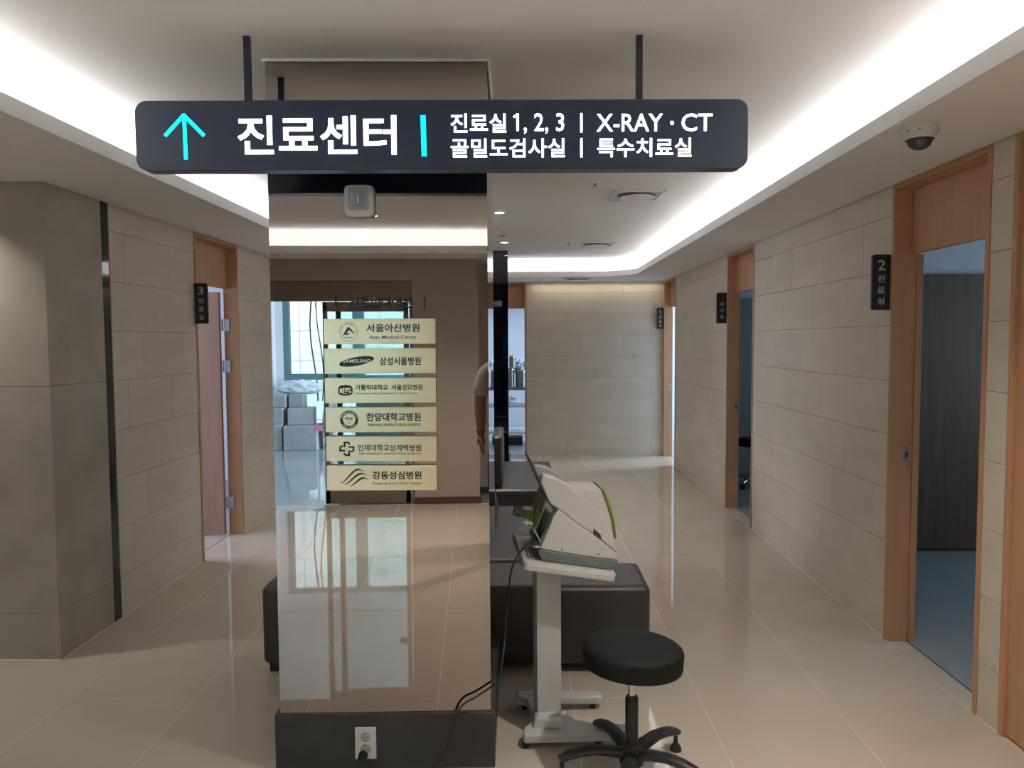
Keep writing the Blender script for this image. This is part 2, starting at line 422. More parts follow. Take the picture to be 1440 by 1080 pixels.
# strike plates on the far jambs of doors 1-3 ; lower hinges on door 5
for d, (a0, a1), z in ((d1, DR[3], .98), (d2, DR[2], 1.0), (d3, DR[1], 1.03)):
    s_ = MB().box(XR + .07, a1 - .031, z - .04, XR + .10, a1 - .0278, z + .04).build('strike_plate', M['steel'], d, .001)
    MB().box(XR + .079, a1 - .0318, z - .018, XR + .091, a1 - .030, z + .012).build('latch_hole', M['ink'], s_)
# door 4 : closed leaf flush in its bay
lf = MB().box(XR + .012, DR[0][0] + .03, .008, XR + .052, DR[0][1] - .03, 2.1).build('leaf', M['wood'], d4, .002)
MB().cyl((XR + .012, 2.36, 1.0), (XR - .045, 2.36, 1.0), .011).cyl((XR - .04, 2.355, 1.0), (XR - .04, 2.48, 1.0), .009).build('handle', M['steel'], lf)
# door 5 : leaf swung inward against its far jamb
lf = MB().box(XL - .12 - .80, 6.445, .012, XL - .130, 6.485, 2.075).build('leaf', M['woodpale'], d5, .002)
MB().cyl((XL - .9, 6.445, 1.0), (XL - .9, 6.39, 1.0), .011).cyl((XL - .9, 6.395, 1.0), (XL - .78, 6.395, 1.0), .009).build('handle', M['steel'], lf)
for z in (.28, 1.45, 1.80):
    b = MB().box(XL - .105, 6.500, z - .05, XL - .065, 6.514, z + .05).cyl((XL - .122, 6.494, z - .05), (XL - .122, 6.494, z + .05), .008, n=10)
    b.build('hinge', M['steel'], d5)

# ------------------------------------------------------------------ rear end of the corridor (seen in the pillar mirror)
YW = -1.95
rw = wall('wall_rear', [(-.80, -2.6, 0, -.14, YW, ZC), (-4.1, YW - .15, 0, -2.45, YW, ZC), (-2.45, YW - .15, 2.26, -.80, YW, ZC), (-.14, -2.6, 0, 2.1, -2.45, ZC)], M['wallpaint'])
bb = struct('baseboard_rear', MB().box(-.80, YW, 0, -.13, YW + .012, .07).box(-.14, -2.45, 0, -.128, YW, .07).box(-.13, -2.45, 0, XR, -2.438, .07).box(-4.0, YW, 0, -2.45, YW + .012, .07), M['base_brown'], .002)
d7 = sempty('door_7'); d7['label'] = 'glazed entrance with bronze frames, mirrored in the pillar'
MB().box(-2.45, YW - .13, 2.06, -.80, YW - .03, 2.26).build('header_panel', M['brownmetal'], d7, .003)
MB().box(-.835, YW - .14, 0, -.80, YW - .01, 2.06).build('jamb', M['brownmetal'], d7, .003)
MB().box(-2.45, YW - .14, 0, -2.415, YW - .01, 2.06).build('jamb', M['brownmetal'], d7, .003)
def glassleaf(x0, x1, y, st, rail, nm):
    fr = MB().box(x0, y - .02, 0.01, x0 + st, y + .02, 2.05).box(x1 - st, y - .02, .01, x1, y + .02, 2.05).box(x0, y - .02, .01, x1, y + .02, rail).box(x0, y - .02, 1.955, x1, y + .02, 2.05)
    f = fr.build(nm, M['brownmetal'], d7, .002)
    MB().box(x0 + st, y - .004, rail, x1 - st, y + .004, 1.955).build('pane', M['clear'], f)
glassleaf(-1.70, -.845, YW - .05, .045, .14, 'door_leaf')
glassleaf(-1.58, -.85, YW - .105, .05, .12, 'door_leaf')
# small blue sticker and lettering on the glass
MB().box(-.98, YW - .049, 1.39, -.86, YW - .0455, 1.46).build('sticker', pm('blue_sticker', (.03, .12, .5), .4), d7)

# lobby beyond : walls, window, boxes
struct('wall_lobby', MB().box(-4.7, -6.95, 0, -4.5, -2.1, ZC).box(2.3, -6.95, 0, 2.5, -2.1, ZC).box(-4.5, -6.95, 0, -3.28, -6.8, ZC).box(-.6, -6.95, 0, 2.3, -6.8, ZC)
       .box(-3.28, -6.95, 2.5, -.6, -6.8, ZC).box(-3.28, -6.95, 0, -2.14, -6.8, .25).box(-2.14, -6.95, 0, -.6, -6.8, 1.05)
       .box(-4.5, -6.8, 0, -3.40, -6.62, ZC), M['whitewall'])
wn = sempty('window_1')
fr = MB().box(-3.28, -6.93, .25, -3.18, -6.82, 2.5).box(-2.16, -6.93, .25, -1.98, -6.80, 2.5).box(-.66, -6.93, 1.05, -.60, -6.82, 2.5)\
    .box(-3.18, -6.93, 2.44, -.66, -6.82, 2.5).box(-3.18, -6.93, 1.03, -2.16, -6.82, 1.13).box(-3.18, -6.93, .25, -2.16, -6.82, .31).box(-1.98, -6.93, 1.05, -.66, -6.82, 1.10).box(-1.33, -6.93, 1.10, -1.29, -6.84, 2.44)
fr.build('window_frame', M['tealframe'], wn, .003)
for x0, z0, x1, z1 in ((-3.18, 1.13, -2.16, 2.44), (-3.18, .31, -2.16, 1.03), (-1.98, 1.10, -1.33, 2.44), (-1.29, 1.10, -.66, 2.44)):
    MB().box(x0, -6.885, z0, x1, -6.877, z1).build('pane', M['clear'], wn)
struct('wall_lobby_panel', MB().box(-2.14, -6.8, 0, -.6, -6.78, 1.04), M['darkgreen'])
# building outside
fac = thing('tiled_building', 'pale tiled building outside the lobby window', 'building', (-2, -9.6, -.5))
MB().box(-5, -.3, 0, 6, -.02, 6.5).build('facade_wall', M['walltile_joint'], fac)
for i in range(12):
    for k in range(8):
        me = tilemesh(.78, .03, .58, M['facade'])
        o = bpy.data.objects.new('tile', me); col.objects.link(o); o.parent = fac; o.location = (-4.4 + i * .79, -.005, .3 + k * .59)
MB().box(-5, -.02, 1.35, 6, .16, 1.5).build('ledge', M['facade'], fac, .01)
tag(MB().box(-9, -9.6, -.6, 8, -6.95, -.5).build('pavement', M['box']), 'pale paving outside the lobby window', 'pavement', kind='structure')
for q, x in enumerate((-2.93, -2.82)):
    pts = [(x + .05 * math.sin(i * .9 + q), -7.35 - .02 * i, 3.6 - i * .33) for i in range(10)]
    tag(MB().tube(pts, .014 - .003 * q).build('cable', M['black'], smooth=True),
        ['thick dark cable hanging outside the lobby window', 'thin dark cable hanging outside the lobby window'][q], 'cable')
# boxes below the window
bxs = [(-3.40, -6.15, 0, .55, .42, .40, 'wide grey carton on the floor at the left of the heap'), (-2.83, -6.12, 0, .5, .42, .38, 'grey carton on the floor at the right of the heap'),
       (-3.32, -6.2, .40, .42, .36, .24, 'grey carton on the second layer at the left'), (-2.86, -6.2, .38, .38, .34, .26, 'grey carton on the second layer at the right'),
       (-3.22, -6.25, .64, .27, .25, .2, 'small carton on top at the left'), (-2.93, -6.25, .64, .22, .22, .2, 'small carton on top in the middle')]
for x, y, z, a, b_, c, lab in bxs:
    t = thing('carton', lab, 'box', (x, y, z + .001), (0, 0, random.uniform(-.08, .08)), 'cartons under the lobby window')
    MB().box(-a / 2, -b_ / 2, 0, a / 2, b_ / 2, c - .004).build('body', M['box'], t, .006)
    MB().box(-a / 2 - .001, -.025, c - .0045, a / 2 + .001, .025, c - .003).build('tape', M['sheet'], t)
def crumple(name, loc, rad, seed, m, lab, cat):
    rnd = random.Random(seed); b = bmesh.new(); bmesh.ops.create_icosphere(b, subdivisions=3, radius=1)
    for v in b.verts:
        k = 1 + rnd.uniform(-.16, .16); v.co = Vector((v.co.x * rad[0] * k, v.co.y * rad[1] * k, max(-rad[2] * .9, v.co.z * rad[2] * k)))
    mb = MB(); mb.b = b; o = mb.build(name, m, None); o.location = loc; return tag(o, lab, cat)
crumple('plastic_bundle', (-2.28, -6.15, .44), (.25, .22, .48), 3, M['sheet'], 'tall crumpled bundle of clear plastic beside the cartons', 'plastic wrap')
crumple('plastic_bundle', (-2.95, -6.45, .93), (.34, .10, .12), 5, M['sheet'], 'flat crumpled plastic sheet on the cartons below the window', 'plastic wrap')
tag(MB().box(-2.62, -5.92, .30, -2.50, -5.90, .38).build('pink_bag', M['pink'], None, .004), 'small pink bag in the plastic bundle', 'bag')

# ------------------------------------------------------------------ mirror pillars
def pillar(name, pts, label, base_pts, mats):
    t = thing(name, label, 'pillar', (pts[0][0], pts[0][1], 0))
    lp = lambda P: [(x - pts[0][0], y - pts[0][1]) for x, y in P]
    P = lp(pts); n = 4
    MB().prism([(x * .985 + .003, y * .985 + .008) for x, y in P], .2, ZC - .001).build('core', M['black'], t)
    cx = sum(p[0] for p in P) / 4; cy = sum(p[1] for p in P) / 4
    for k in range(4):       # four mirror sheets, each its own part
        a, b = Vector(P[k]), Vector(P[(k + 1) % 4]); c = Vector((cx, cy))
        ia, ib = a + (c - a).normalized() * .008, b + (c - b).normalized() * .008
        MB().prism([a, b, ib, ia], .222, ZC - .014).build('mirror_panel', M[mats[k]], t)
    Q = [(x + (.006 if x > cx else -.006), y + (.006 if y > cy else -.006)) for x, y in P]
    bt = MB()
    for k in range(4):
        a, b = Q[k], Q[(k + 1) % 4]
        bt.tube([(a[0], a[1], ZC - .007), (b[0], b[1], ZC - .007)], .0065, 6)
    bt.build('top_trim', M['trimwhite'], t)
    B = lp(base_pts)
    MB().prism(B, 0, .222).build('plinth', M['plinth'], t, .004)
    return t
P1 = [(-.947, 2.879), (-.133, 2.905), (-.144, 3.70), (-.958, 3.675)]
p1 = pillar('mirror_pillar', P1, 'nearer square bronze mirror pillar on a charcoal plinth carrying brass plates',
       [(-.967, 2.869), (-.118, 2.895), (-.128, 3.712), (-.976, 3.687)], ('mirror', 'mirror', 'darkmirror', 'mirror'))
P2 = [(-.99, 8.905), (-.176, 8.900), (-.180, 9.71), (-1.0, 9.71)]
pillar('mirror_pillar', P2, 'farther mirror pillar behind the benches, seen as a narrow dark column',
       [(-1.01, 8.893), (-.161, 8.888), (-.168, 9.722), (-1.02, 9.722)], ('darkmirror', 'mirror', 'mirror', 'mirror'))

ux, uy = .814, .026; ul = math.hypot(ux, uy); ux /= ul; uy /= ul      # along the pillar's front face
PA = math.atan2(uy, ux)
def onface(x, off): # point on the front face at given world x, off metres in front
    s_ = (x + .947) / ux
    return (x + uy * off, 2.879 + s_ * uy - ux * off)

# brass name plates
def gplate(i, lab):
    z = 1.695 - i * .1107
    x, y = onface(-.539, .0125)
    t = thing('brass_plate', lab, 'sign', (x, y, z), (0, R((.0, 0, .05, .15, .5, .4)[i]), PA), 'brass hospital plates on the near pillar')
    MB().box(-.2085, -.0035, -.0475, .2085, .0035, .0475).build('plate', M['gold'], t, .0008, 1)
    for sx_ in (-.18, .17): MB().box(sx_, .0035, -.03, sx_ + .02, .0125, .03).build('spacer', M['black'], t)
    return t
FY = -.0042
def flat(t, name, pts, m=M['ink'], y=FY, th=.0012):
    return MB().prism(pts, y, y + th, 'y').build(name, m, t)
def ell(cx, cz, a, b, rot=0, n=36):
    return [(cx + a * math.cos(q) * math.cos(rot) - b * math.sin(q) * math.sin(rot), cz + a * math.cos(q) * math.sin(rot) + b * math.sin(q) * math.cos(rot)) for q in [2 * PI * k / n for k in range(n)]]
def ringf(t, name, cx, cz, r0, r1, m, y=FY, n=40, sx=1):
    b = bmesh.new()
    for yy in (y,):
        A = [b.verts.new((cx + r0 * sx * math.cos(2 * PI * k / n), yy, cz + r0 * math.sin(2 * PI * k / n))) for k in range(n)]
        B = [b.verts.new((cx + r1 * sx * math.cos(2 * PI * k / n), yy, cz + r1 * math.sin(2 * PI * k / n))) for k in range(n)]
        for k in range(n): b.faces.new((A[k], A[(k + 1) % n], B[(k + 1) % n], B[k]))
    mb = MB(); mb.b = b; return mb.build(name, m, t)
def arctext(t, body, cx, cz, r, a0, a1, h, m, y=FY - .0002, flip=False):
    n = len(body)
    for k, ch in enumerate(body):
        if ch == ' ': continue
        a = a0 + (a1 - a0) * k / max(1, n - 1)
        rot = a - PI / 2 if not flip else a + PI / 2
        text('emblem_letter', ch, None, h, m, t, (cx + r * math.cos(a), y, cz + r * math.sin(a)), (PI / 2, -rot, 0), bold=.02, depth=.0004)
def pt(t, s, x0, x1, z, h, bold=.0, m=None):
    return text('lettering', s, x1 - x0, h, m or M['ink'], t, ((x0 + x1) / 2, FY, z), bold=bold, depth=.0008)
S = .417 / 157.0      # metres per photo pixel on the plates ; x measured from plate left edge
def px(x): return -.2085 + x * S
# 1
t = gplate(0, 'topmost brass plate with round foundation emblem and bold letter A mark')
ringf(t, 'emblem_ring', px(36 * .97), 0, .0348, .0358, M['teal_ink'])
cx_ = px(35)
flat(t, 'emblem', [(cx_ - .030, -.026), (cx_ - .004, .016), (cx_ + .004, .016), (cx_ + .026, -.013), (cx_ + .016, -.006), (cx_ + .001, .006), (cx_ - .008, -.007), (cx_ + .010, -.006), (cx_ - .006, -.013), (cx_ - .018, -.012)], M['teal_ink'])
arctext(t, 'ASAN FOUNDATION', cx_, 0, .0285, PI * 1.02, -PI * .02, .0055, M['teal_ink'])
pt(t, '아산재단', px(28), px(41), -.0225, .006, .02, M['teal_ink'])
pt(t, '서울아산병원', px(60), px(135), .0125, .0315, .022, M['teal_ink'])
pt(t, 'Asan Medical Center', px(63.5), px(131), -.0215, .0125, .012, M['teal_ink'])
# 2
t = gplate(1, 'second brass plate from the top with a tilted black ellipse logo')
flat(t, 'logo_ellipse', ell(px(45.5), -.001, .0665, .0165, R(10)), M['teal_ink'])
text('lettering', 'SAMSUNG', .104, .0135, M['gold'], t, (px(45.5), FY - .0008, 0.0005), bold=.008, depth=.0006)
pt(t, '삼성서울병원', px(78), px(136), -.001, .031, .024)
# 3
t = gplate(2, 'third brass plate from the top with a rounded shield logo')
cx_ = px(29); 
flat(t, 'emblem', [(cx_ - .027, .010), (cx_ - .02, .0185), (cx_, .0215), (cx_ + .02, .0185), (cx_ + .027, .010), (cx_ + .027, -.010), (cx_ + .02, -.0165), (cx_, -.0195), (cx_ - .02, -.0165), (cx_ - .027, -.010)])
for (a, b_, c, d) in ((-.021, -.009, -.012, .008), (-.010, -.009, -.005, .011), (-.003, .004, .020, .010), (-.003, -.003, .012, .001), (-.010, -.012, .008, -.010), (.014, -.010, .021, -.001)):
    flat(t, 'emblem_detail', [(cx_ + a, b_), (cx_ + c, b_), (cx_ + c, d), (cx_ + a, d)], M['gold'], FY - .001, .0005)
pt(t, '가톨릭대학교', px(43), px(89), .0115, .021, .024); pt(t, '서울성모병원', px(94), px(138), .0115, .022, .024)
pt(t, "THE CATHOLIC UNIV. OF KOREA SEOUL ST. MARY'S HOSPITAL", px(43.5), px(131.5), -.0115, .006, .0)
# 4
t = gplate(3, 'fourth brass plate from the top with a round black seal')
cx_ = px(33.5)
ringf(t, 'seal_ring', cx_, .001, .0235, .0335, M['ink']); ringf(t, 'seal_rim', cx_, .001, .0345, .0353, M['ink'])
arctext(t, 'HANYANG UNIVERSITY', cx_, .001, .0284, PI * .93, PI * .07, .0052, M['gold'], FY - .0008)
arctext(t, 'SEOUL KOREA', cx_, .001, .0284, PI * 1.22, PI * 1.78, .0052, M['gold'], FY - .0008, True)
pt(t, '한양', cx_ - .014, cx_ + .014, .004, .011, .03); pt(t, '1939', cx_ - .007, cx_ + .007, -.0115, .004)
pt(t, '한양대학교병원', px(58), px(135), .010, .0325, .022)
pt(t, 'HANYANG UNIVERSITY SEOUL HOSPITAL', px(60), px(135), -.0195, .0095, .02)
# 5
t = gplate(4, 'fifth brass plate from the top with an interlaced cross logo')
cx_ = px(29.5); cz_ = .0
kk = .0049
def rc(a, b_, c, d): flat(t, 'cross_bar', [(cx_ + a * kk, cz_ + b_ * kk), (cx_ + c * kk, cz_ + b_ * kk), (cx_ + c * kk, cz_ + d * kk), (cx_ + a * kk, cz_ + d * kk)])
for q in ((-2.4, 1.3, -1, 5.6), (-1, 4.3, 1.6, 5.6), (1.0, 3.2, 2.4, 4.9), (1.2, .8, 5.8, 2.1), (4.4, -1.8, 5.8, .8), (2.8, -2.6, 4.8, -1.3), (1.0, -5.6, 2.4, -1.3), (-1.6, -5.6, 1, -4.3), (-2.4, -4.9, -1, -3.2), (-5.8, -2.1, -1.2, -.8), (-5.8, -.8, -4.4, 1.8), (-4.8, 1.3, -2.8, 2.6)): rc(*q)
pt(t, '인제대학교상계백병원', px(45), px(135), .004, .0245, .014)
pt(t, 'INJE UNIVERSITY SANGGYE PAIK HOSPITAL', px(47), px(135), -.0195, .010, .0)
# 6
t = gplate(5, 'lowest brass plate with a winged black bird logo')
cx_ = px(38)
for k, (dz, l) in enumerate(((.0, 1.0), (-.0105, .95), (-.021, .72))):
    up = []; dn = []
    for i in range(9):
        u = i / 8; x = cx_ - .048 * l + .012 * k + u * .092 * l
        z = .006 + dz + .030 * math.sin((u - .34) * PI * 1.25) * (.9 - .2 * k)
        th = .0040 * math.sin(PI * min(1, u + .04)) + .0003
        up.append((x, z + th)); dn.append((x, z - th))
    flat(t, 'bird_stroke', dn + up[::-1])
pt(t, '강동성심병원', px(65), px(135), .010, .031, .024)
pt(t, 'Kangdong Sacred Heart Hospital', px(65), px(135), -.0215, .0125, .0)

# raised heading on the mirror
x, y = onface(-.5375, .006)
t = thing('heading_letters', 'raised black heading letters on the mirror above the brass plates', 'sign', (x, y + .003, 1.803), (0, 0, PA))
for ch, u in zip('진료협력병원', [-.098, -.0575, -.018, .023, .0635, .105]):
    text('letter', ch, .0365, .040, M['ink'], t, (u, 0, 0), bold=.014, depth=.004)
for u in (-.166, .166): MB().box(u - .002, -.005, -.022, u + .002, .005, .022).build('bar', M['ink'], t)

# white wall box high on the mirror
x, y = onface(-.606, .0)
t = thing('wall_sounder', 'white rounded square sounder box on the pillar mirror', 'alarm', (x, y, 2.177), (0, 0, PA))
b = bmesh.new()
prof = [(.050, .0), (.057, -.012), (.055, -.030), (.040, -.040)]
loops = []
for r_, yy in prof:
    pts = []
    for k in range(40):
        a = 2 * PI * k / 40; c_, s_ = math.cos(a), math.sin(a); q = (abs(c_) ** 7 + abs(s_) ** 7) ** (-1 / 7)
        pts.append(b.verts.new((r_ * q * c_ * .98, yy, r_ * q * s_ * 1.04)))
    loops.append(pts)
for A, B in zip(loops, loops[1:]):
    for k in range(40): b.faces.new((A[k], A[(k + 1) % 40], B[(k + 1) % 40], B[k]))
b.faces.new(loops[-1]); b.faces.new(loops[0][::-1])
mb = MB(); mb.b = b; mb.build('housing', M['whiteplastic'], t, smooth=True)
MB().prism(rrect(-.038, -.036, .038, .042, .012), -.0455, -.0385, 'y').build('lens_frame', pm('cloudy_lens', (.38, .40, .45), .2), t, .002)
MB().prism(rrect(-.024, -.026, .024, .032, .008), -.049, -.045, 'y').build('lens', pm('cloudy_lens_inner', (.30, .32, .38), .15), t, .002)
MB().cyl((0, -.0495, -.012), (0, -.0495, .014), .0018, n=8).build('lamp_tube', M['chrome'], t)

# wall outlet with plug and cord
x, y = onface(-.618, .0105)
t = thing('wall_outlet', 'white double wall outlet on the charcoal plinth', 'outlet', (x, y, .1085), (0, 0, PA))
MB().prism(rrect(-.0405, -.0625, .0405, .0625, .003), -.006, 0, 'y').build('cover_plate', M['whiteplastic'], t, .0015)
for zz_ in (.024, -.024):
    s_ = ringf(t, 'socket', 0, zz_, .0165, .0195, pm('socket_grey', (.35, .35, .34), .5), -.0063)
    MB().cyl((0, -.0064, zz_), (0, -.0055, zz_), .0165, n=28).build('socket_well', pm('socket_well', (.42, .42, .41), .5), t)
    for u, v in ((-.0085, 0), (.0085, 0), (0, .0145), (0, -.0145)):
        MB().cyl((u, -.0068, zz_ + v), (u, -.006, zz_ + v), .0024, n=10).build('socket_hole', M['ink'], t)

def cat_curve(P, n=10):
    out = []; P = [Vector(p) for p in P]; Q = [P[0]] + P + [P[-1]]
    for i in range(1, len(Q) - 2):
        for k in range(n):
            u = k / n; a, b_, c, d = Q[i - 1], Q[i], Q[i + 1], Q[i + 2]
            out.append(.5 * ((2 * b_) + (c - a) * u + (2 * a - 5 * b_ + 4 * c - d) * u * u + (3 * b_ - a - 3 * c + d) * u ** 3))
    return out + [P[-1]]
pc = thing('power_cord', 'black power cord from the white device down to the outlet', 'cord', (0, 2.85, 0))
route = [(.035, .215, .835), (-.01, .20, .815), (-.052, .20, .735), (-.072, .22, .58), (-.082, .20, .44), (-.092, .12, .38), (-.101, .035, .354), (-.135, .030, .326), (-.190, .026, .290), (-.240, .020, .262), (-.268, .012, .215), (-.300, .004, .11), (-.335, -.02, .045), (-.40, -.05, .010), (-.48, -.07, .0045), (-.55, -.07, .006), (-.585, -.065, .03), (-.603, -.055, .07), (-.612, -.045, .088)]
MB().tube(cat_curve(route), .0042, 8).build('cord', M['black'], pc, smooth=True)
zp = .0845
MB().cyl((-.618, -.018, zp), (-.618, -.045, zp), .0185, .016, 24).cyl((-.618, -.044, zp), (-.612, -.05, zp - .02), .009, .006, 12).build('plug', M['black'], pc, smooth=True)
MB().cyl((.03, .215, .836), (.055, .215, .842), .010, n=12).build('connector', M['black'], pc, smooth=True)

# ------------------------------------------------------------------ hanging illuminated sign
SA = .024
t = thing('hanging_sign', 'long navy illuminated hanging sign with cyan arrow and white lettering', 'sign', (-.272, 2.690, 2.36), (0, R(.0), SA))
hw, hh = 1.044, .117
MB().prism(rrect(-hw, -hh, hw, hh, .04, 8), -.031, .031, 'y').build('sign_body', M['signbody'], t, .0015, 1)
K = 2.66 / 1080
def sx(p): return (p - 623) * K       # photo pixel columns on the panel -> metres on the panel
def sz(p): return (192.5 - p) * K
FS = -.0322
def stext(s_, x0, x1, y0, y1, bold, m=M['lettwhite']):
    return text('lettering', s_, sx(x1) - sx(x0), sz(y0) - sz(y1), m, t, ((sx(x0) + sx(x1)) / 2, FS, (sz(y0) + sz(y1)) / 2), bold=bold, depth=.0016)
def sbar(x0, y0, x1, y1, w_, m, nm):
    a = Vector((sx(x0), sz(y0))); b_ = Vector((sx(x1), sz(y1))); d = (b_ - a).normalized(); n_ = Vector((-d.y, d.x)) * w_ * K / 2
    return [a + n_, a - n_, b_ - n_, b_ + n_]
ar = MB()
ar.prism(sbar(267, 166, 268, 225, 5.2, None, ''), FS, FS + .002, 'y')
ar.prism(sbar(267.5, 164, 240, 193, 5.2, None, ''), FS - .0002, FS + .002, 'y'); ar.prism(sbar(266, 164, 294, 193, 5.2, None, ''), FS - .0004, FS + .002, 'y')
ar.build('arrow', M['cyan'], t)
stext('진료센터', 340, 559, 166, 219.5, .016)
MB().prism(sbar(596, 166, 597, 222, 7, None, ''), FS, FS + .002, 'y').build('divider', M['cyan'], t)
stext('진료실', 634, 711, 164, 190, .014); stext('1, 2, 3', 725, 791, 164, 192, .006)
MB().prism(sbar(721, 169, 727, 165.2, 3.0, None, ''), FS, FS + .002, 'y').build('digit_flag', M['lettwhite'], t)
stext('골밀도검사실', 634, 792, 198, 224, .012)
MB().prism(sbar(815, 164, 815, 190, 3, None, ''), FS, FS + .002, 'y').build('divider', M['lettwhite'], t)
MB().prism(sbar(815, 198, 815, 224, 3, None, ''), FS, FS + .002, 'y').build('divider', M['lettwhite'], t)
stext('X-RAY', 836, 928, 165, 189, .006); stext('CT', 954, 997, 165, 189, .006)
MB().prism(rrect(sx(938.5), sz(180), sx(943), sz(175), .003), FS, FS + .002, 'y').build('dot', M['lettwhite'], t)
stext('특수치료실', 837, 968, 198, 224, .012)
for xx in (sx(352) - .0, sx(897)):
    r_ = MB().box(xx - .0105, -.0105, hh - .002, xx + .0105, .0105, .339).build('rod', M['navyrod'], t)

# ------------------------------------------------------------------ door signs (blades standing out from the wall)
def blade(px_, y, z1, side, lines, lab, nm='door_sign'):
    """side -1: plate reaches toward -x from the right wall ; +1 from the left wall"""
    W_, Hh, th = .098, .298, .018
    t = thing(nm, lab, 'door sign', (px_, y, z1 - Hh / 2), (0, 0, 0), 'black blade signs beside the doors')
    x0, x1 = (-W_, -.001) if side < 0 else (.001, W_)
    cr = (1, 0, 0, 1) if side < 0 else (0, 1, 1, 0)
    MB().prism(rrect(x0, -Hh / 2, x1, Hh / 2, .013, 5, cr), -th / 2, th / 2, 'y').build('plate', M['plateblack'], t, .001, 1)
    cx = (x0 + x1) / 2
    for s_, zc, h_, w_ in lines:
        if s_ == '1': MB().prism([(cx - .014, zc + .016), (cx - .014, zc + .022), (cx - .004, zc + .027), (cx - .004, zc + .020)], -th / 2 - .0006, -th / 2 + .001, 'y').build('digit_flag', M['greyletter'], t)
        text('lettering', s_, w_, h_, M['greyletter'], t, (cx, -th / 2 - .0006, zc), bold=.004 if len(s_) and ord(s_[0]) < 128 else .01, depth=.0008)
num = lambda n: [(n, .092, .054,   .040 if n != '1' else .008), ('진', .019, .037, .038), ('료', -.041, .035, .040), ('실', -.100, .037, .038)]
blade(XR - .004, 4.205, 2.108, -1, num('2'), 'black blade sign numbered 2 beside the big right doorway')
blade(XR - .004, 7.545, 2.108, -1, [('처', .035, .037, .038), ('치', -.025, .037, .038), ('실', -.085, .037, .038)], 'black blade sign without a number by the middle right doorway')
blade(XR - .004, 10.895, 2.100, -1, num('1'), 'small black blade sign numbered 1 by the farthest right doorway')
blade(XL + .004, 5.665, 2.092, 1, num('3'), 'black blade sign numbered 3 beside the left doorway')

# ------------------------------------------------------------------ ceiling fittings
def downlight(x, y, z, lab, power=9):
    t = thing('downlight', lab, 'ceiling light', (x, y, z), (0, 0, 0), 'round recessed downlights')
    MB().lathe([(.036, -.0015), (.044, -.003), (.050, -.003), (.052, 0), (.036, 0)], n=28).build('trim_ring', M['trimwhite'], t, smooth=True)
    MB().cyl((0, 0, -.0022), (0, 0, -.0006), .038, n=28).build('lens', M['lamp'], t)
    l = area('downlight_beam', (0, 0, -.006), (.07, .07), power, (1, .93, .84), shape='DISK', spread=110); l.parent = t
downlight(-.190, 6.35, ZC, 'round downlight in line above the middle of the benches')
downlight(-.197, 8.27, ZC, 'round downlight just before the farther pillar')
downlight(-1.02, -.70, ZC, 'round downlight mirrored in the pillar, nearer the rear wall', 12)
downlight(-1.12, -.35, ZC, 'round downlight mirrored beside the white sounder box', 12)
downlight(.75, -.70, ZC, 'round downlight added out of view to brighten the entrance behind the camera on the right', 22)  # unseen lamp added to lift the entrance area
downlight(1.0, 2.1, ZC, 'round downlight added out of view to brighten the right side of the corridor near the camera', 15)  # unseen lamp added to brighten the near floor
downlight(-2.95, 3.70, ZS, 'round downlight grazing the stone return at the left edge', 5)
t = thing('wall_washer', 'slim warm strip light in the soffit grazing the back wall', 'ceiling light', (1.02, YB - .10, ZS))
MB().box(-.92, -.03, -.008, .92, .03, 0).build('housing', M['paint'], t, .002)
MB().box(-.92, -.034, -.034, .92, -.030, 0).build('baffle', M['paint'], t)  # added to keep the strip's glint off the floor
l = area('wash_beam', (0, -.0, -.014), (1.8, .03), 1.8, (1, .86, .68), shape='RECTANGLE', spread=170); l.parent = t
# smoke detector
t = thing('smoke_detector', 'white round smoke detector between the two corridor downlights', 'detector', (-.195, 7.5, ZC))
MB().lathe([(.055, 0), (.058, -.012), (.050, -.022), (.034, -.026), (.030, -.042), (.010, -.046)], n=28).build('housing', M['whiteplastic'], t, smooth=True)
MB().lathe([(.032, -.030), (.033, -.036), (.031, -.040)], n=28).build('vent_slot', M['greyplastic'], t)
# sprinklers
for x, y, lab in ((.48, 5.16, 'nearer small chrome sprinkler in the ceiling'), (.49, 8.26, 'farther small chrome sprinkler in the ceiling')):
    t = thing('sprinkler', lab, 'sprinkler', (x, y, ZC), group='ceiling sprinklers')
    MB().lathe([(.040, 0), (.038, -.004), (.014, -.007)], n=24).build('escutcheon', M['trimwhite'], t, smooth=True)
    MB().cyl((0, 0, -.006), (0, 0, -.024), .007, n=12).cyl((0, 0, -.024), (0, 0, -.026), .015, n=16).build('head', M['greyplastic'], t)
# diffusers
for x, y, z, lab in ((.82, 5.62, ZC, 'nearest square air diffuser with a round core'), (.80, 8.46, ZC, 'second square air diffuser, nearer the back wall'), (.73, 10.36, ZS, 'air diffuser on the low soffit before the back wall')):
    t = thing('air_diffuser', lab, 'air vent', (x, y, z), group='square ceiling diffusers')
    s_ = .18
    MB().box(-s_, -s_, -.003, s_, s_, -.0005).build('face_plate', M['paint'], t)
    MB().box(-s_, -s_, -.012, s_, -s_ + .016, 0).box(-s_, s_ - .016, -.012, s_, s_, 0).box(-s_, -s_, -.012, -s_ + .016, s_, 0).box(s_ - .016, -s_, -.012, s_, s_, 0).build('frame', M['trimwhite'], t, .001)
    MB().lathe([(.125, -.003), (.14, -.004), (.14, -.0055), (.125, -.0055)], n=36).build('ring_gap', M['greyplastic'], t)
    MB().lathe([(.02, -.003), (.118, -.016), (.125, -.022), (.122, -.026), (.01, -.024)], n=36).build('core', M['trimwhite'], t, smooth=True)
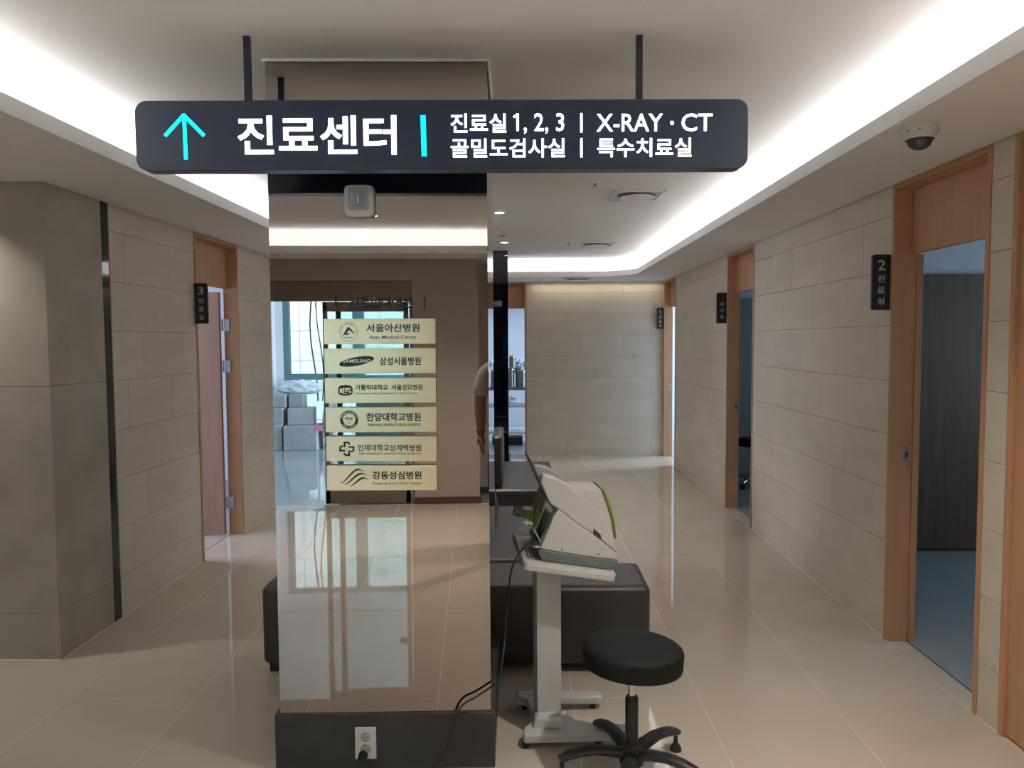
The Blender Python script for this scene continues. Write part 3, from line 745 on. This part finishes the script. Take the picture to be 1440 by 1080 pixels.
# AC cassette, seen only in the pillar mirror
t = thing('ceiling_cassette', 'white ceiling air conditioner cassette mirrored at the top of the pillar', 'air conditioner', (-.10, .62, ZC))
MB().box(-.46, -.46, -.028, .46, .46, -.0005).build('panel', M['whiteplastic'], t, .012)
MB().box(-.26, -.26, -.034, .26, .26, -.027).build('grille', M['greyplastic'], t, .004)
for k in range(9): MB().box(-.25 + k * .058, -.25, -.037, -.238 + k * .058, .25, -.033).build('grille_slat', M['trimwhite'], t)
# dome camera
t = thing('dome_camera', 'white dome camera with a smoked lens on the right soffit', 'camera', (1.535, 3.04, ZS))
MB().lathe([(.066, 0), (.067, -.014), (.060, -.036), (.051, -.052), (.048, -.052)], n=36).build('housing', M['whiteplastic'], t, smooth=True)
MB().lathe([(.047, -.050), (.045, -.062), (.038, -.076), (.024, -.087), (.008, -.091)], n=36).build('dome', M['smoked'], t, smooth=True)
MB().lathe([(.051, -.050), (.0515, -.054), (.047, -.055)], n=36).build('gasket', M['black'], t)
for a in (-2.7, -2.05, -.5): 
    MB().cyl((.060 * math.cos(a), .060 * math.sin(a), -.026), (.066 * math.cos(a), .066 * math.sin(a), -.0255), .0035, n=10).build('screw', M['greyplastic'], t)
tag(MB().cyl((.225, 10.5, ZS), (.225, 10.5, ZS - .012), .009, n=12).build('pilot_lamp', M['greyplastic']), 'tiny dark sensor on the soffit before the back wall', 'sensor')

# ------------------------------------------------------------------ benches
def block(name, x0, y0, x1, y1, z0, z1, m, t, bev=.03):
    return MB().box(x0, y0, z0, x1, y1, z1).build(name, m, t, bev, 5, True)
def feet(t, pts):
    for x, y in pts: MB().box(x - .04, y - .04, 0, x + .04, y + .04, .05).build('foot', M['black'], t, .003)
t = thing('ottoman_bench', 'long backless dark brown bench right behind the near pillar', 'bench', (-.345, 3.94, 0))
block('seat', -.965, -.215, .967, .215, .045, .445, M['leather'], t, .035)
feet(t, [(-.90, -.14), (.90, -.14), (-.84, .15), (.84, .15), (0, -.14), (0, .15)])
def dbl(y0, y1, lab, b1, lean):
    t = thing('double_bench', lab, 'bench', (-.225, (y0 + y1) / 2, 0))
    hy = (y1 - y0) / 2
    block('seat', -.50, -hy, .49, hy, .045, .445, M['leather'], t, .035)
    MB().prism([(-.045, .442), (.045, .442), (.045 - lean, .87), (-.045 - lean, .87)], -hy + .06, b1 - (y0 + y1) / 2, 'y').build('backrest', M['leather'], t, .028, 5, True)
    MB().box(-.4, -hy + .04, .0, -.32, hy - .04, .048).box(.32, -hy + .04, 0, .4, hy - .04, .048).build('plinth', M['black'], t, .002)
    MB().tube([(-.47, -hy + .004, .415), (.46, -hy + .004, .415)], .003, 6).build('piping', M['leather'], t)
dbl(4.175, 5.60, 'dark brown double bench with central backrest, nearer the camera', 5.54, .09)
dbl(6.18, 7.68, 'dark brown double bench with central backrest, nearer the farther pillar', 7.0, 0)

# ------------------------------------------------------------------ stool
def stool(loc, rot, lab, seat_z=.455, tilt=(0, 0), chrome=False, castors=False):
    t = thing('stool', lab, 'stool', loc, (0, 0, rot))
    sr = .190
    prof = [(.01, .0), (sr - .010, .0), (sr - .002, .005), (sr, .014), (sr + .001, .064), (sr - .003, .075), (sr - .012, .082), (sr - .03, .086), (.08, .090), (.01, .091)]
    mt = Matrix.Translation((0, 0, seat_z - .045)) @ Matrix.Rotation(tilt[0], 4, 'X') @ Matrix.Rotation(tilt[1], 4, 'Y')
    MB().lathe(prof, n=48, mt=mt).build('seat', M['vinylblack'], t, smooth=True)
    MB().cyl((0, 0, .30), (0, 0, seat_z - .035), .0135, n=20).build('gas_lift', M['chrome'], t, smooth=True)
    MB().lathe([(.024, .07), (.025, .300), (.020, .310), (.015, .311)], n=24).build('column', M['black'], t, smooth=True)
    MB().lathe([(.012, .045), (.046, .05), (.050, .085), (.034, .115), (.026, .125)], n=24).build('hub', M['black'], t, smooth=True)
    for k in range(5):
        a = 2 * PI * k / 5; c_, s_ = math.cos(a), math.sin(a)
        P = [(.03, .086), (.08, .098), (.14, .106), (.20, .100), (.245, .088), (.278, .074)]
        leg = MB().tube([(c_ * r_, s_ * r_, z) for r_, z in P], [.030, .029, .028, .027, .025, .019], 12, .66).build('leg', M['chrome'] if chrome else M['black'], t, smooth=True)
        e = (c_ * .268, s_ * .268)
        if castors: MB().cyl((e[0] - s_ * .02, e[1] + c_ * .02, .028), (e[0] + s_ * .02, e[1] - c_ * .02, .028), .028, n=20).build('castor', M['black'], leg, smooth=True)
        else: MB().lathe([(.023, 0), (.024, .008), (.017, .022), (.009, .032), (.008, .064)], (e[0], e[1], 0), 20).build('glide', M['black'], leg, smooth=True)
    return t
stool((.405, 2.85, 0), R(41), 'black round vinyl stool on a five star base beside the trolley', .470, (R(1.5), R(3.5)))
stool((2.60, 8.62, 0), R(10), 'black stool with chrome legs inside the middle right doorway', .50, chrome=True, castors=True)

# ------------------------------------------------------------------ trolley stand
t = thing('trolley_stand', 'white powder coated pedestal trolley with a tilted top', 'stand', (.09, 3.17, 0))
ft = MB()
ft.prism([(-.125, .235), (-.13, .20), (-.115, .18), (-.082, .15), (-.066, .06), (-.066, -.04), (-.078, -.09), (-.095, -.11), (-.09, -.14), (-.04, -.14), (-.01, -.05), (-.01, .245), (-.11, .248)], .030, .066)
ft.build('base_beam', M['powder'], t, .008, 3)
MB().prism([(-.13, .175), (.24, .185), (.255, .20), (.255, .235), (.24, .248), (-.13, .248)], .028, .064).build('base_leg', M['powder'], t, .008, 3)
MB().prism([(-.088, -.155), (.10, -.145), (.34, -.13), (.355, -.115), (.355, -.08), (.34, -.065), (.19, -.055), (.12, -.02), (.085, .05), (-.05, .05), (-.06, -.04), (-.095, -.09), (-.10, -.14)], .028, .068).build('base_leg', M['powder'], t, .008, 3)
for x, y in ((-.09, -.12), (-.09, .21), (.215, .215), (.32, -.095)):
    MB().cyl((x, y, 0), (x, y, .032), .014, n=16).build('foot_pad', M['black'], t)
MB().prism([(-.075, .03), (.075, .03), (.055, .11), (-.049, .11)], -.10, .045, 'y').build('column_flare', M['powder'], t, .01, 3)
mt = Matrix.Rotation(R(9), 4, 'Z')
MB().box(-.048, -.045, .066, .055, .045, .76, mt).build('column', M['powder'], t, .004, 2)
TR = (0, R(9.6), R(6))
top = MB().prism(rrect(-.008, -.01, .372, .47, .022), -.034, -.004).build('tray_top', M['powder'], t, .006, 3)
top.location = (.004 - .09, 3.0 - 3.17, .782); top.rotation_euler = TR
rim = MB()
for q in ((-.008, -.01, .372, .006), (-.008, .455, .372, .47), (-.008, -.01, .008, .47), (.356, -.01, .372, .47)): rim.box(q[0] + .002, q[1] + .002, -.008, q[2] - .002, q[3] - .002, .001)
rim = rim.build('tray_rim', M['powder'], top, .003, 2)
for k in range(3): MB().box(.02 + .014 * k, .05, -.005, .026 + .014 * k, .30, -.0028).build('tray_groove', M['greyplastic'], top)
MB().box(.10, .13, -.075, .22, .30, -.034).build('tilt_bracket', M['powder'], top, .004)

# ------------------------------------------------------------------ the medical device on the tray
t = thing('ultrasound_scanner', 'white and lime medical scanner on the tilted trolley top', 'medical device', (.004, 3.0, .782), TR)
VN, VF = .055, .40
MB().prism([(.057, .045), (.086, .041), (.24, .038), (.384, .040), (.384, .019), (.367, -.002), (.219, -.002), (.074, -.002), (.056, .022)], VN, VF, 'y').build('base_tray', M['greyplastic'], t, .003)
MB().prism([(.060, .045), (.087, .158), (.091, .182), (.109, .212), (.181, .172), (.262, .133), (.379, .066), (.384, .041), (.24, .0385), (.086, .042)], VN + .004, VN + .075, 'y').build('side_housing', M['bodywhite'], t, .005, 3)
MB().prism([(.060, .045), (.087, .158), (.091, .182), (.109, .212), (.181, .172), (.262, .133), (.379, .066), (.384, .041), (.24, .0385), (.086, .042)], VF - .075, VF - .004, 'y').build('side_housing', M['bodywhite'], t, .005, 3)
MB().prism([(.090, .05), (.098, .165), (.18, .165), (.262, .13), (.37, .066), (.37, .043)], VN + .07, VF - .07, 'y').build('inner_panel', M['innerbeige'], t, .003)
lidp = [(.072, .228), (.021, .306), (.020, .330), (.030, .341), (.072, .338), (.132, .318), (.204, .278), (.267, .235), (.313, .190), (.347, .142), (.360, .105), (.380, .070), (.267, .130), (.185, .170), (.112, .212)]
lid = MB().prism(lidp, VN + .018, VN + .085, 'y').build('lid', M['bodywhite'], t, .007, 4)
MB().prism(lidp, VF - .085, VF - .018, 'y').build('lid', M['bodywhite'], t, .007, 4)
MB().prism([(.266, .155), (.299, .133), (.307, .113), (.268, .131)], VN + .0165, VN + .03, 'y').build('window', M['purple'], lid)
bd = MB().prism([(.150, .20), (.163, .292), (.288, .306), (.322, .251), (.352, .192), (.378, .108), (.34, .085), (.16, .14)], VN + .08, VF - .08, 'y').build('rear_body', M['bodywhite'], t, .008, 4)
MB().prism([(.286, .309), (.297, .309), (.334, .250), (.366, .180), (.383, .112), (.374, .112), (.354, .180), (.322, .248)], VN + .074, VF - .074, 'y').build('green_stripe', M['green'], t, .003)
MB().prism([(.215, .262), (.22, .296), (.288, .301), (.312, .256), (.30, .250), (.235, .246)], VN + .0785, VN + .081, 'y').build('access_panel', M['bodywhite'], bd, .001)
for x, z in ((.149, .054), (.301, .055)): MB().cyl((x, VN + .002, z), (x, VN + .006, z), .0042, n=14).build('screw', M['greyplastic'], t)
# display leaning out at the top left
dd = Vector((.098 + .033, .203 - .395)); L_ = dd.length; dd.normalize(); nn = Vector((-dd.y, dd.x)) * .004
A_, B_ = Vector((-.034, .395)), Vector((.098, .203))
MB().prism([A_ - nn * .6, B_ - nn * 1.6, B_ + nn * 1.6, A_ + nn * .6], .11, .34, 'y').build('display', M['greyplastic'], t, .001)
# lime bracket with its grey knob
MB().prism([(.050, .249), (.072, .247), (.060, .150), (.050, .098), (.043, .108), (.037, .158)], .20, .32, 'y').build('bracket', M['green'], t, .003)
MB().prism([(.052, .235), (.062, .232), (.055, .165), (.047, .165)], .194, .206, 'y').build('bracket_panel', M['bluegrey'], t, .001)
MB().prism([(-.015, .156), (.042, .160), (.048, .110), (-.008, .122)], .235, .285, 'y').build('arm', M['green'], t, .004)
MB().cyl((-.012, .26, .141), (-.048, .26, .143), .024, .021, 24).build('knob', M['greyplastic'], t, .004, 3, True)
MB().cyl((-.012, .15, .123), (.026, .15, .120), .004, n=10).cyl((.004, .15, .110), (.002, .15, .136), .0035, n=10).build('hook', M['bodywhite'], t, smooth=True)
MB().prism([(.028, .105), (.034, .108), (.092, .030), (.083, .026)], .10, .30, 'y').build('rear_flap', M['innerbeige'], t, .001)
MB().box(.03, .075, .040, .065, .10, .048).build('clip', M['bodywhite'], t, .003)

# ------------------------------------------------------------------ contents of the side rooms
# walnut cabinets in the dim right room
t = thing('walnut_cabinet', 'tall dark walnut cabinet run inside the big right doorway', 'cabinet', (3.1, 5.95, 0))
MB().box(-.9, -.5 + .50, 0, 2.2, .045, 2.14).build('carcass', M['wooddark'], t)
for k in range(4):
    MB().box(-.898 + k * .76, -.02, .02, -.898 + k * .76 + .754, .0, 2.135).build('door', M['wooddark'], t, .002)
t = thing('grey_room_wall', 'grey wall inside the middle right doorway, modelled as a tall panel run', 'cabinet', (3.0, 9.33, 0))  # stands for the room's grey wall, shaped as a cabinet run
M['greyfront'] = pm('grey_wall_front', (.27, .28, .28), .5, var=.05)
MB().box(-.8, 0, 0, 2.2, .015, 2.14).build('carcass', M['greyfront'], t)
for k in range(5): MB().box(-.798 + k * .6, -.018, .02, -.798 + k * .6 + .594, .0, 2.135).build('door', M['greyfront'], t, .002)
# steel rack in the back room
t = thing('steel_rack', 'stainless steel rack table in the back room behind the oak frame', 'rack', (-.35, 12.3, 0))
for x in (-.75, -.02, .72):
    for y in (-.28, .28): MB().cyl((x, y, 0), (x, y, .93), .016, n=12).build('leg', M['steel'], t)
for z, th in ((.90, .05), (.62, .03), (.20, .03)):
    MB().box(-.78, -.32, z - th / 2, .76, .32, z + th / 2).build('shelf', M['steel'] if z > .8 else M['whiteplastic'], t, .004)
def pot(x, y, z, r, h, lab):
    t = thing('steel_pot', lab, 'container', (x, y, z + .001), group='steel containers on the rack')
    MB().lathe([(r * .97, 0), (r, .005), (r, h - .006), (r * 1.04, h)], n=28).build('body', M['steel'], t, smooth=True)
    MB().lathe([(r * 1.03, h), (r * 1.03, h + .008), (r * .5, h + .02), (r * .1, h + .022)], n=28).build('lid', M['steel'], t, smooth=True)
pot(-.22, 12.13, .925, .075, .27, 'tall steel container left of centre with another on top')
pot(-.20, 12.13, 1.222, .078, .17, 'short steel container stacked on the tall one')
pot(-.045, 12.15, .925, .085, .24, 'steel container right against the oak frame')
pot(-.42, 12.2, .925, .08, .25, 'steel container behind the farther pillar')
pot(-.62, 12.15, .925, .09, .23, 'steel container at the left of the rack')
crumple('plastic_bundle', (-.06, 12.35, 1.22), (.11, .1, .13), 9, M['sheet'], 'clear plastic wrapping on the steel rack', 'plastic wrap')
crumple('plastic_bundle', (-.35, 12.15, .71), (.22, .16, .07), 12, M['sheet'], 'clear plastic wrapping on the middle shelf', 'plastic wrap')
tag(MB().box(-.30, 12.05, .001, -.02, 12.4, .12).build('dark_tray', M['black'], None, .01), 'dark tray on the floor under the steel rack', 'tray')

# ------------------------------------------------------------------ the person taking the picture (seen in the pillar mirror)
def skinned(name, verts, edges, radii, m, parent, sub=2, root=0):
    me = bpy.data.meshes.new(name); me.from_pydata(verts, edges, []); me.materials.append(m)
    o = bpy.data.objects.new(name, me); col.objects.link(o); o.parent = parent
    sk = o.modifiers.new('skin', 'SKIN'); sk.use_smooth_shade = True
    bpy.context.view_layer.update()
    if not me.skin_vertices: me.skin_vertices.new()
    for i, r_ in enumerate(radii):
        sv = me.skin_vertices[0].data[i]; sv.radius = r_ if isinstance(r_, tuple) else (r_, r_); sv.use_root = (i == root)
    s_ = o.modifiers.new('sub', 'SUBSURF'); s_.levels = sub; s_.render_levels = sub
    return o
pp = thing('person', 'person in a white T-shirt, one arm hanging, photographing the corridor', 'person', (.10, -.36, 0))
# body : one skinned surface. local +y faces the corridor, hanging arm on -x
V = [(0, 0, .95), (0, 0, 1.10), (0, -.01, 1.28), (0, -.01, 1.42), (0, 0, 1.50), (0, .01, 1.57),          # 0-5 pelvis..neck
     (-.10, -.01, 1.45), (-.185, -.01, 1.425), (-.225, .0, 1.30), (-.245, .0, 1.16), (-.243, .03, 1.03), (-.238, .055, .925), (-.238, .06, .885),  # 6-12 left arm
     (.10, -.01, 1.45), (.185, -.01, 1.43), (.235, .05, 1.28), (.225, .12, 1.21), (.13, .20, 1.40), (.075, .265, 1.54),   # 13-18 right arm raised
     (-.10, 0, .90), (-.11, .01, .52), (-.11, -.02, .12), (.10, 0, .90), (.11, .01, .52), (.11, -.02, .12), (-.11, .09, .05), (.11, .09, .05)]
E_ = [(0, 1), (1, 2), (2, 3), (3, 4), (4, 5), (3, 6), (6, 7), (7, 8), (8, 9), (9, 10), (10, 11), (11, 12), (3, 13), (13, 14), (14, 15), (15, 16), (16, 17), (17, 18), (0, 19), (19, 20), (20, 21), (0, 22), (22, 23), (23, 24), (21, 25), (24, 26)]
Rr = [(.15, .11), (.14, .10), (.155, .11), (.14, .10), .062, .058, (.075, .07), .058, .056, .052, .047, .033, .033,
      (.075, .07), .058, .050, .043, .036, .028, .085, .058, .040, .085, .058, .040, .035, .035]
body = skinned('body', V, E_, Rr, M['skin'], pp)
def hand(wrist, d, palm_n, parent, curl, sgn):
    """palm with five fingers : d = direction of the fingers, palm_n = palm normal"""
    d = Vector(d).normalized(); n_ = Vector(palm_n).normalized(); s_ = d.cross(n_).normalized() * sgn
    n_ = (n_ - d * n_.dot(d)).normalized()
    W0 = Vector(wrist); vs_ = [W0, W0 + d * .045, W0 + d * .085]; ed = [(0, 1), (1, 2)]; ra = [(.026, .018), (.038, .016), (.038, .014)]
    for k, (off, ln) in enumerate(((-.030, .062), (-.010, .074), (.010, .080), (.030, .072))):
        b0 = len(vs_); base = W0 + d * .086 + s_ * off
        vs_.append(base); ed.append((2, b0)); ra.append(.0095)
        p = base; a = 0
        for j in range(3):
            a += curl * (.5 + .35 * j)
            p = p + (d * math.cos(a) + n_ * math.sin(a)) * ln * (.46, .30, .24)[j]
            vs_.append(p); ed.append((len(vs_) - 2, len(vs_) - 1)); ra.append((.0088, .008, .0068)[j])
    th0 = len(vs_); p = W0 + d * .03 + s_ * .032; vs_.append(p); ed.append((1, th0)); ra.append(.0135)
    for j, l in enumerate((.035, .030, .022)):
        p = p + (d * .8 + s_ * (.55 - .2 * j) + n_ * .35).normalized() * l; vs_.append(p); ed.append((len(vs_) - 2, len(vs_) - 1)); ra.append((.0115, .010, .008)[j])
    return skinned('hand', [tuple(v) for v in vs_], ed, ra, M['skin'], parent, 2)
hand((-.238, .06, .905), (.01, .10, -1), (1, .15, 0), body, .28, -1)
hand((.075, .265, 1.54), (-.30, .25, 1), (-1, .3, 0), body, .55, 1)
# bracelet
br = MB(); nb = 24
br.tube([(-.240 + .034 * math.cos(2 * PI * k / nb), .052 + .036 * math.sin(2 * PI * k / nb), .935 + .004 * math.sin(4 * PI * k / nb)) for k in range(nb + 1)], .004, 6)
br.build('bracelet', M['black'], pp, smooth=True)
# T-shirt
V = [(0, 0, .90), (0, 0, 1.08), (0, -.01, 1.28), (0, -.01, 1.42), (0, 0, 1.49), (-.10, -.01, 1.45), (-.19, -.01, 1.425), (-.228, 0, 1.30), (-.245, 0, 1.185), (.10, -.01, 1.45), (.19, -.01, 1.43), (.23, .035, 1.31), (.233, .07, 1.255)]
skinned('t_shirt', V, [(0, 1), (1, 2), (2, 3), (3, 4), (3, 5), (5, 6), (6, 7), (7, 8), (3, 9), (9, 10), (10, 11), (11, 12)],
        [(.185, .135), (.165, .125), (.175, .13), (.155, .118), .078, (.088, .085), .078, .072, .074, (.088, .085), .078, .068, .066], M['shirt'], pp)
V = [(0, 0, 1.0), (0, 0, .92), (-.10, 0, .86), (-.112, .01, .52), (-.112, -.015, .10), (.10, 0, .86), (.112, .01, .52), (.112, -.015, .10)]
skinned('trousers', V, [(0, 1), (1, 2), (2, 3), (3, 4), (1, 5), (5, 6), (6, 7)], [(.165, .12), (.17, .125), .105, .078, .062, .105, .078, .062], M['trousers'], pp)
for sx_ in (-.112, .112):
    skinned('shoe', [(sx_, -.06, .05), (sx_, .04, .048), (sx_, .15, .035), (sx_, .19, .03)], [(0, 1), (1, 2), (2, 3)], [(.042, .045), (.045, .045), (.045, .032), (.03, .024)], M['black'], pp)
# head with face
hb = bmesh.new(); bmesh.ops.create_uvsphere(hb, u_segments=32, v_segments=24, radius=1)
for v in hb.verts:
    x, y, z = v.co; s_ = 1 - .22 * max(0, -z) ** 1.5
    y2 = y * (.098 if y > 0 else .105) * (1 - .12 * max(0, -z))
    nose = .022 * math.exp(-((x / .16) ** 2)) * math.exp(-((z + .12) / .20) ** 2) if y > 0 else 0
    eye = -.010 * (math.exp(-(((x - .38) / .16) ** 2)) + math.exp(-(((x + .38) / .16) ** 2))) * math.exp(-((z - .06) / .12) ** 2) if y > 0 else 0
    lips = .006 * math.exp(-((x / .25) ** 2)) * math.exp(-((z + .48) / .07) ** 2) if y > 0 else 0
    v.co = (x * .077 * s_, y2 + nose + eye + lips, z * .118)
mb = MB(); mb.b = hb; hd = mb.build('head', M['skin'], pp, smooth=True, loc=(0, .035, 1.655), rot=(R(-6), 0, 0))
for sx_ in (-1, 1):
    MB().lathe([(.002, -.011), (.010, -.006), (.0115, 0), (.010, .006), (.002, .011)], (sx_ * .030, .083, .008), 16).build('eye', M['whiteplastic'], hd, smooth=True)
    MB().cyl((sx_ * .030, .090, .008), (sx_ * .030, .0955, .008), .005, n=12).build('pupil', M['ink'], hd)
    MB().tube([(sx_ * .018, .093, .030), (sx_ * .032, .092, .034), (sx_ * .046, .083, .029)], .003, 6).build('eyebrow', M['hair'], hd)
    skinned('ear', [(sx_ * .076, -.005, .012), (sx_ * .083, -.012, .0), (sx_ * .078, -.006, -.022)], [(0, 1), (1, 2)], [(.012, .007), (.014, .007), (.008, .006)], M['skin'], hd, 1)
MB().tube([(-.022, .094, -.058), (0, .099, -.0565), (.022, .094, -.058)], .0032, 8).build('mouth', pm('lips', (.30, .10, .08), .5), hd)
hb = bmesh.new(); bmesh.ops.create_uvsphere(hb, u_segments=32, v_segments=20, radius=1)
bmesh.ops.delete(hb, geom=[v for v in hb.verts if (v.co.y > .35 and v.co.z < .50) or v.co.z < -.35 or (v.co.y > .05 and v.co.z < .1)], context='VERTS')
for v in hb.verts: v.co = (v.co.x * .084, v.co.y * .112 - .004, v.co.z * .127)
mb = MB(); mb.b = hb; hr = mb.build('hair', M['hair'], hd, smooth=True); hr.modifiers.new('thick', 'SOLIDIFY').thickness = .008
# phone in the raised hand
t = thing('smartphone', 'black smartphone held up by the person', 'phone', (.045, -.055, 1.655))
MB().prism(rrect(-.037, -.078, .037, .078, .008), -.004, .004, 'y').build('body', M['black'], t, .001)
MB().prism(rrect(-.034, -.074, .034, .074, .006), -.0046, -.0039, 'y').build('screen', M['smoked'], t)
MB().cyl((-.018, .0041, .058), (-.018, .0055, .058), .009, n=20).build('lens', M['smoked'], t)
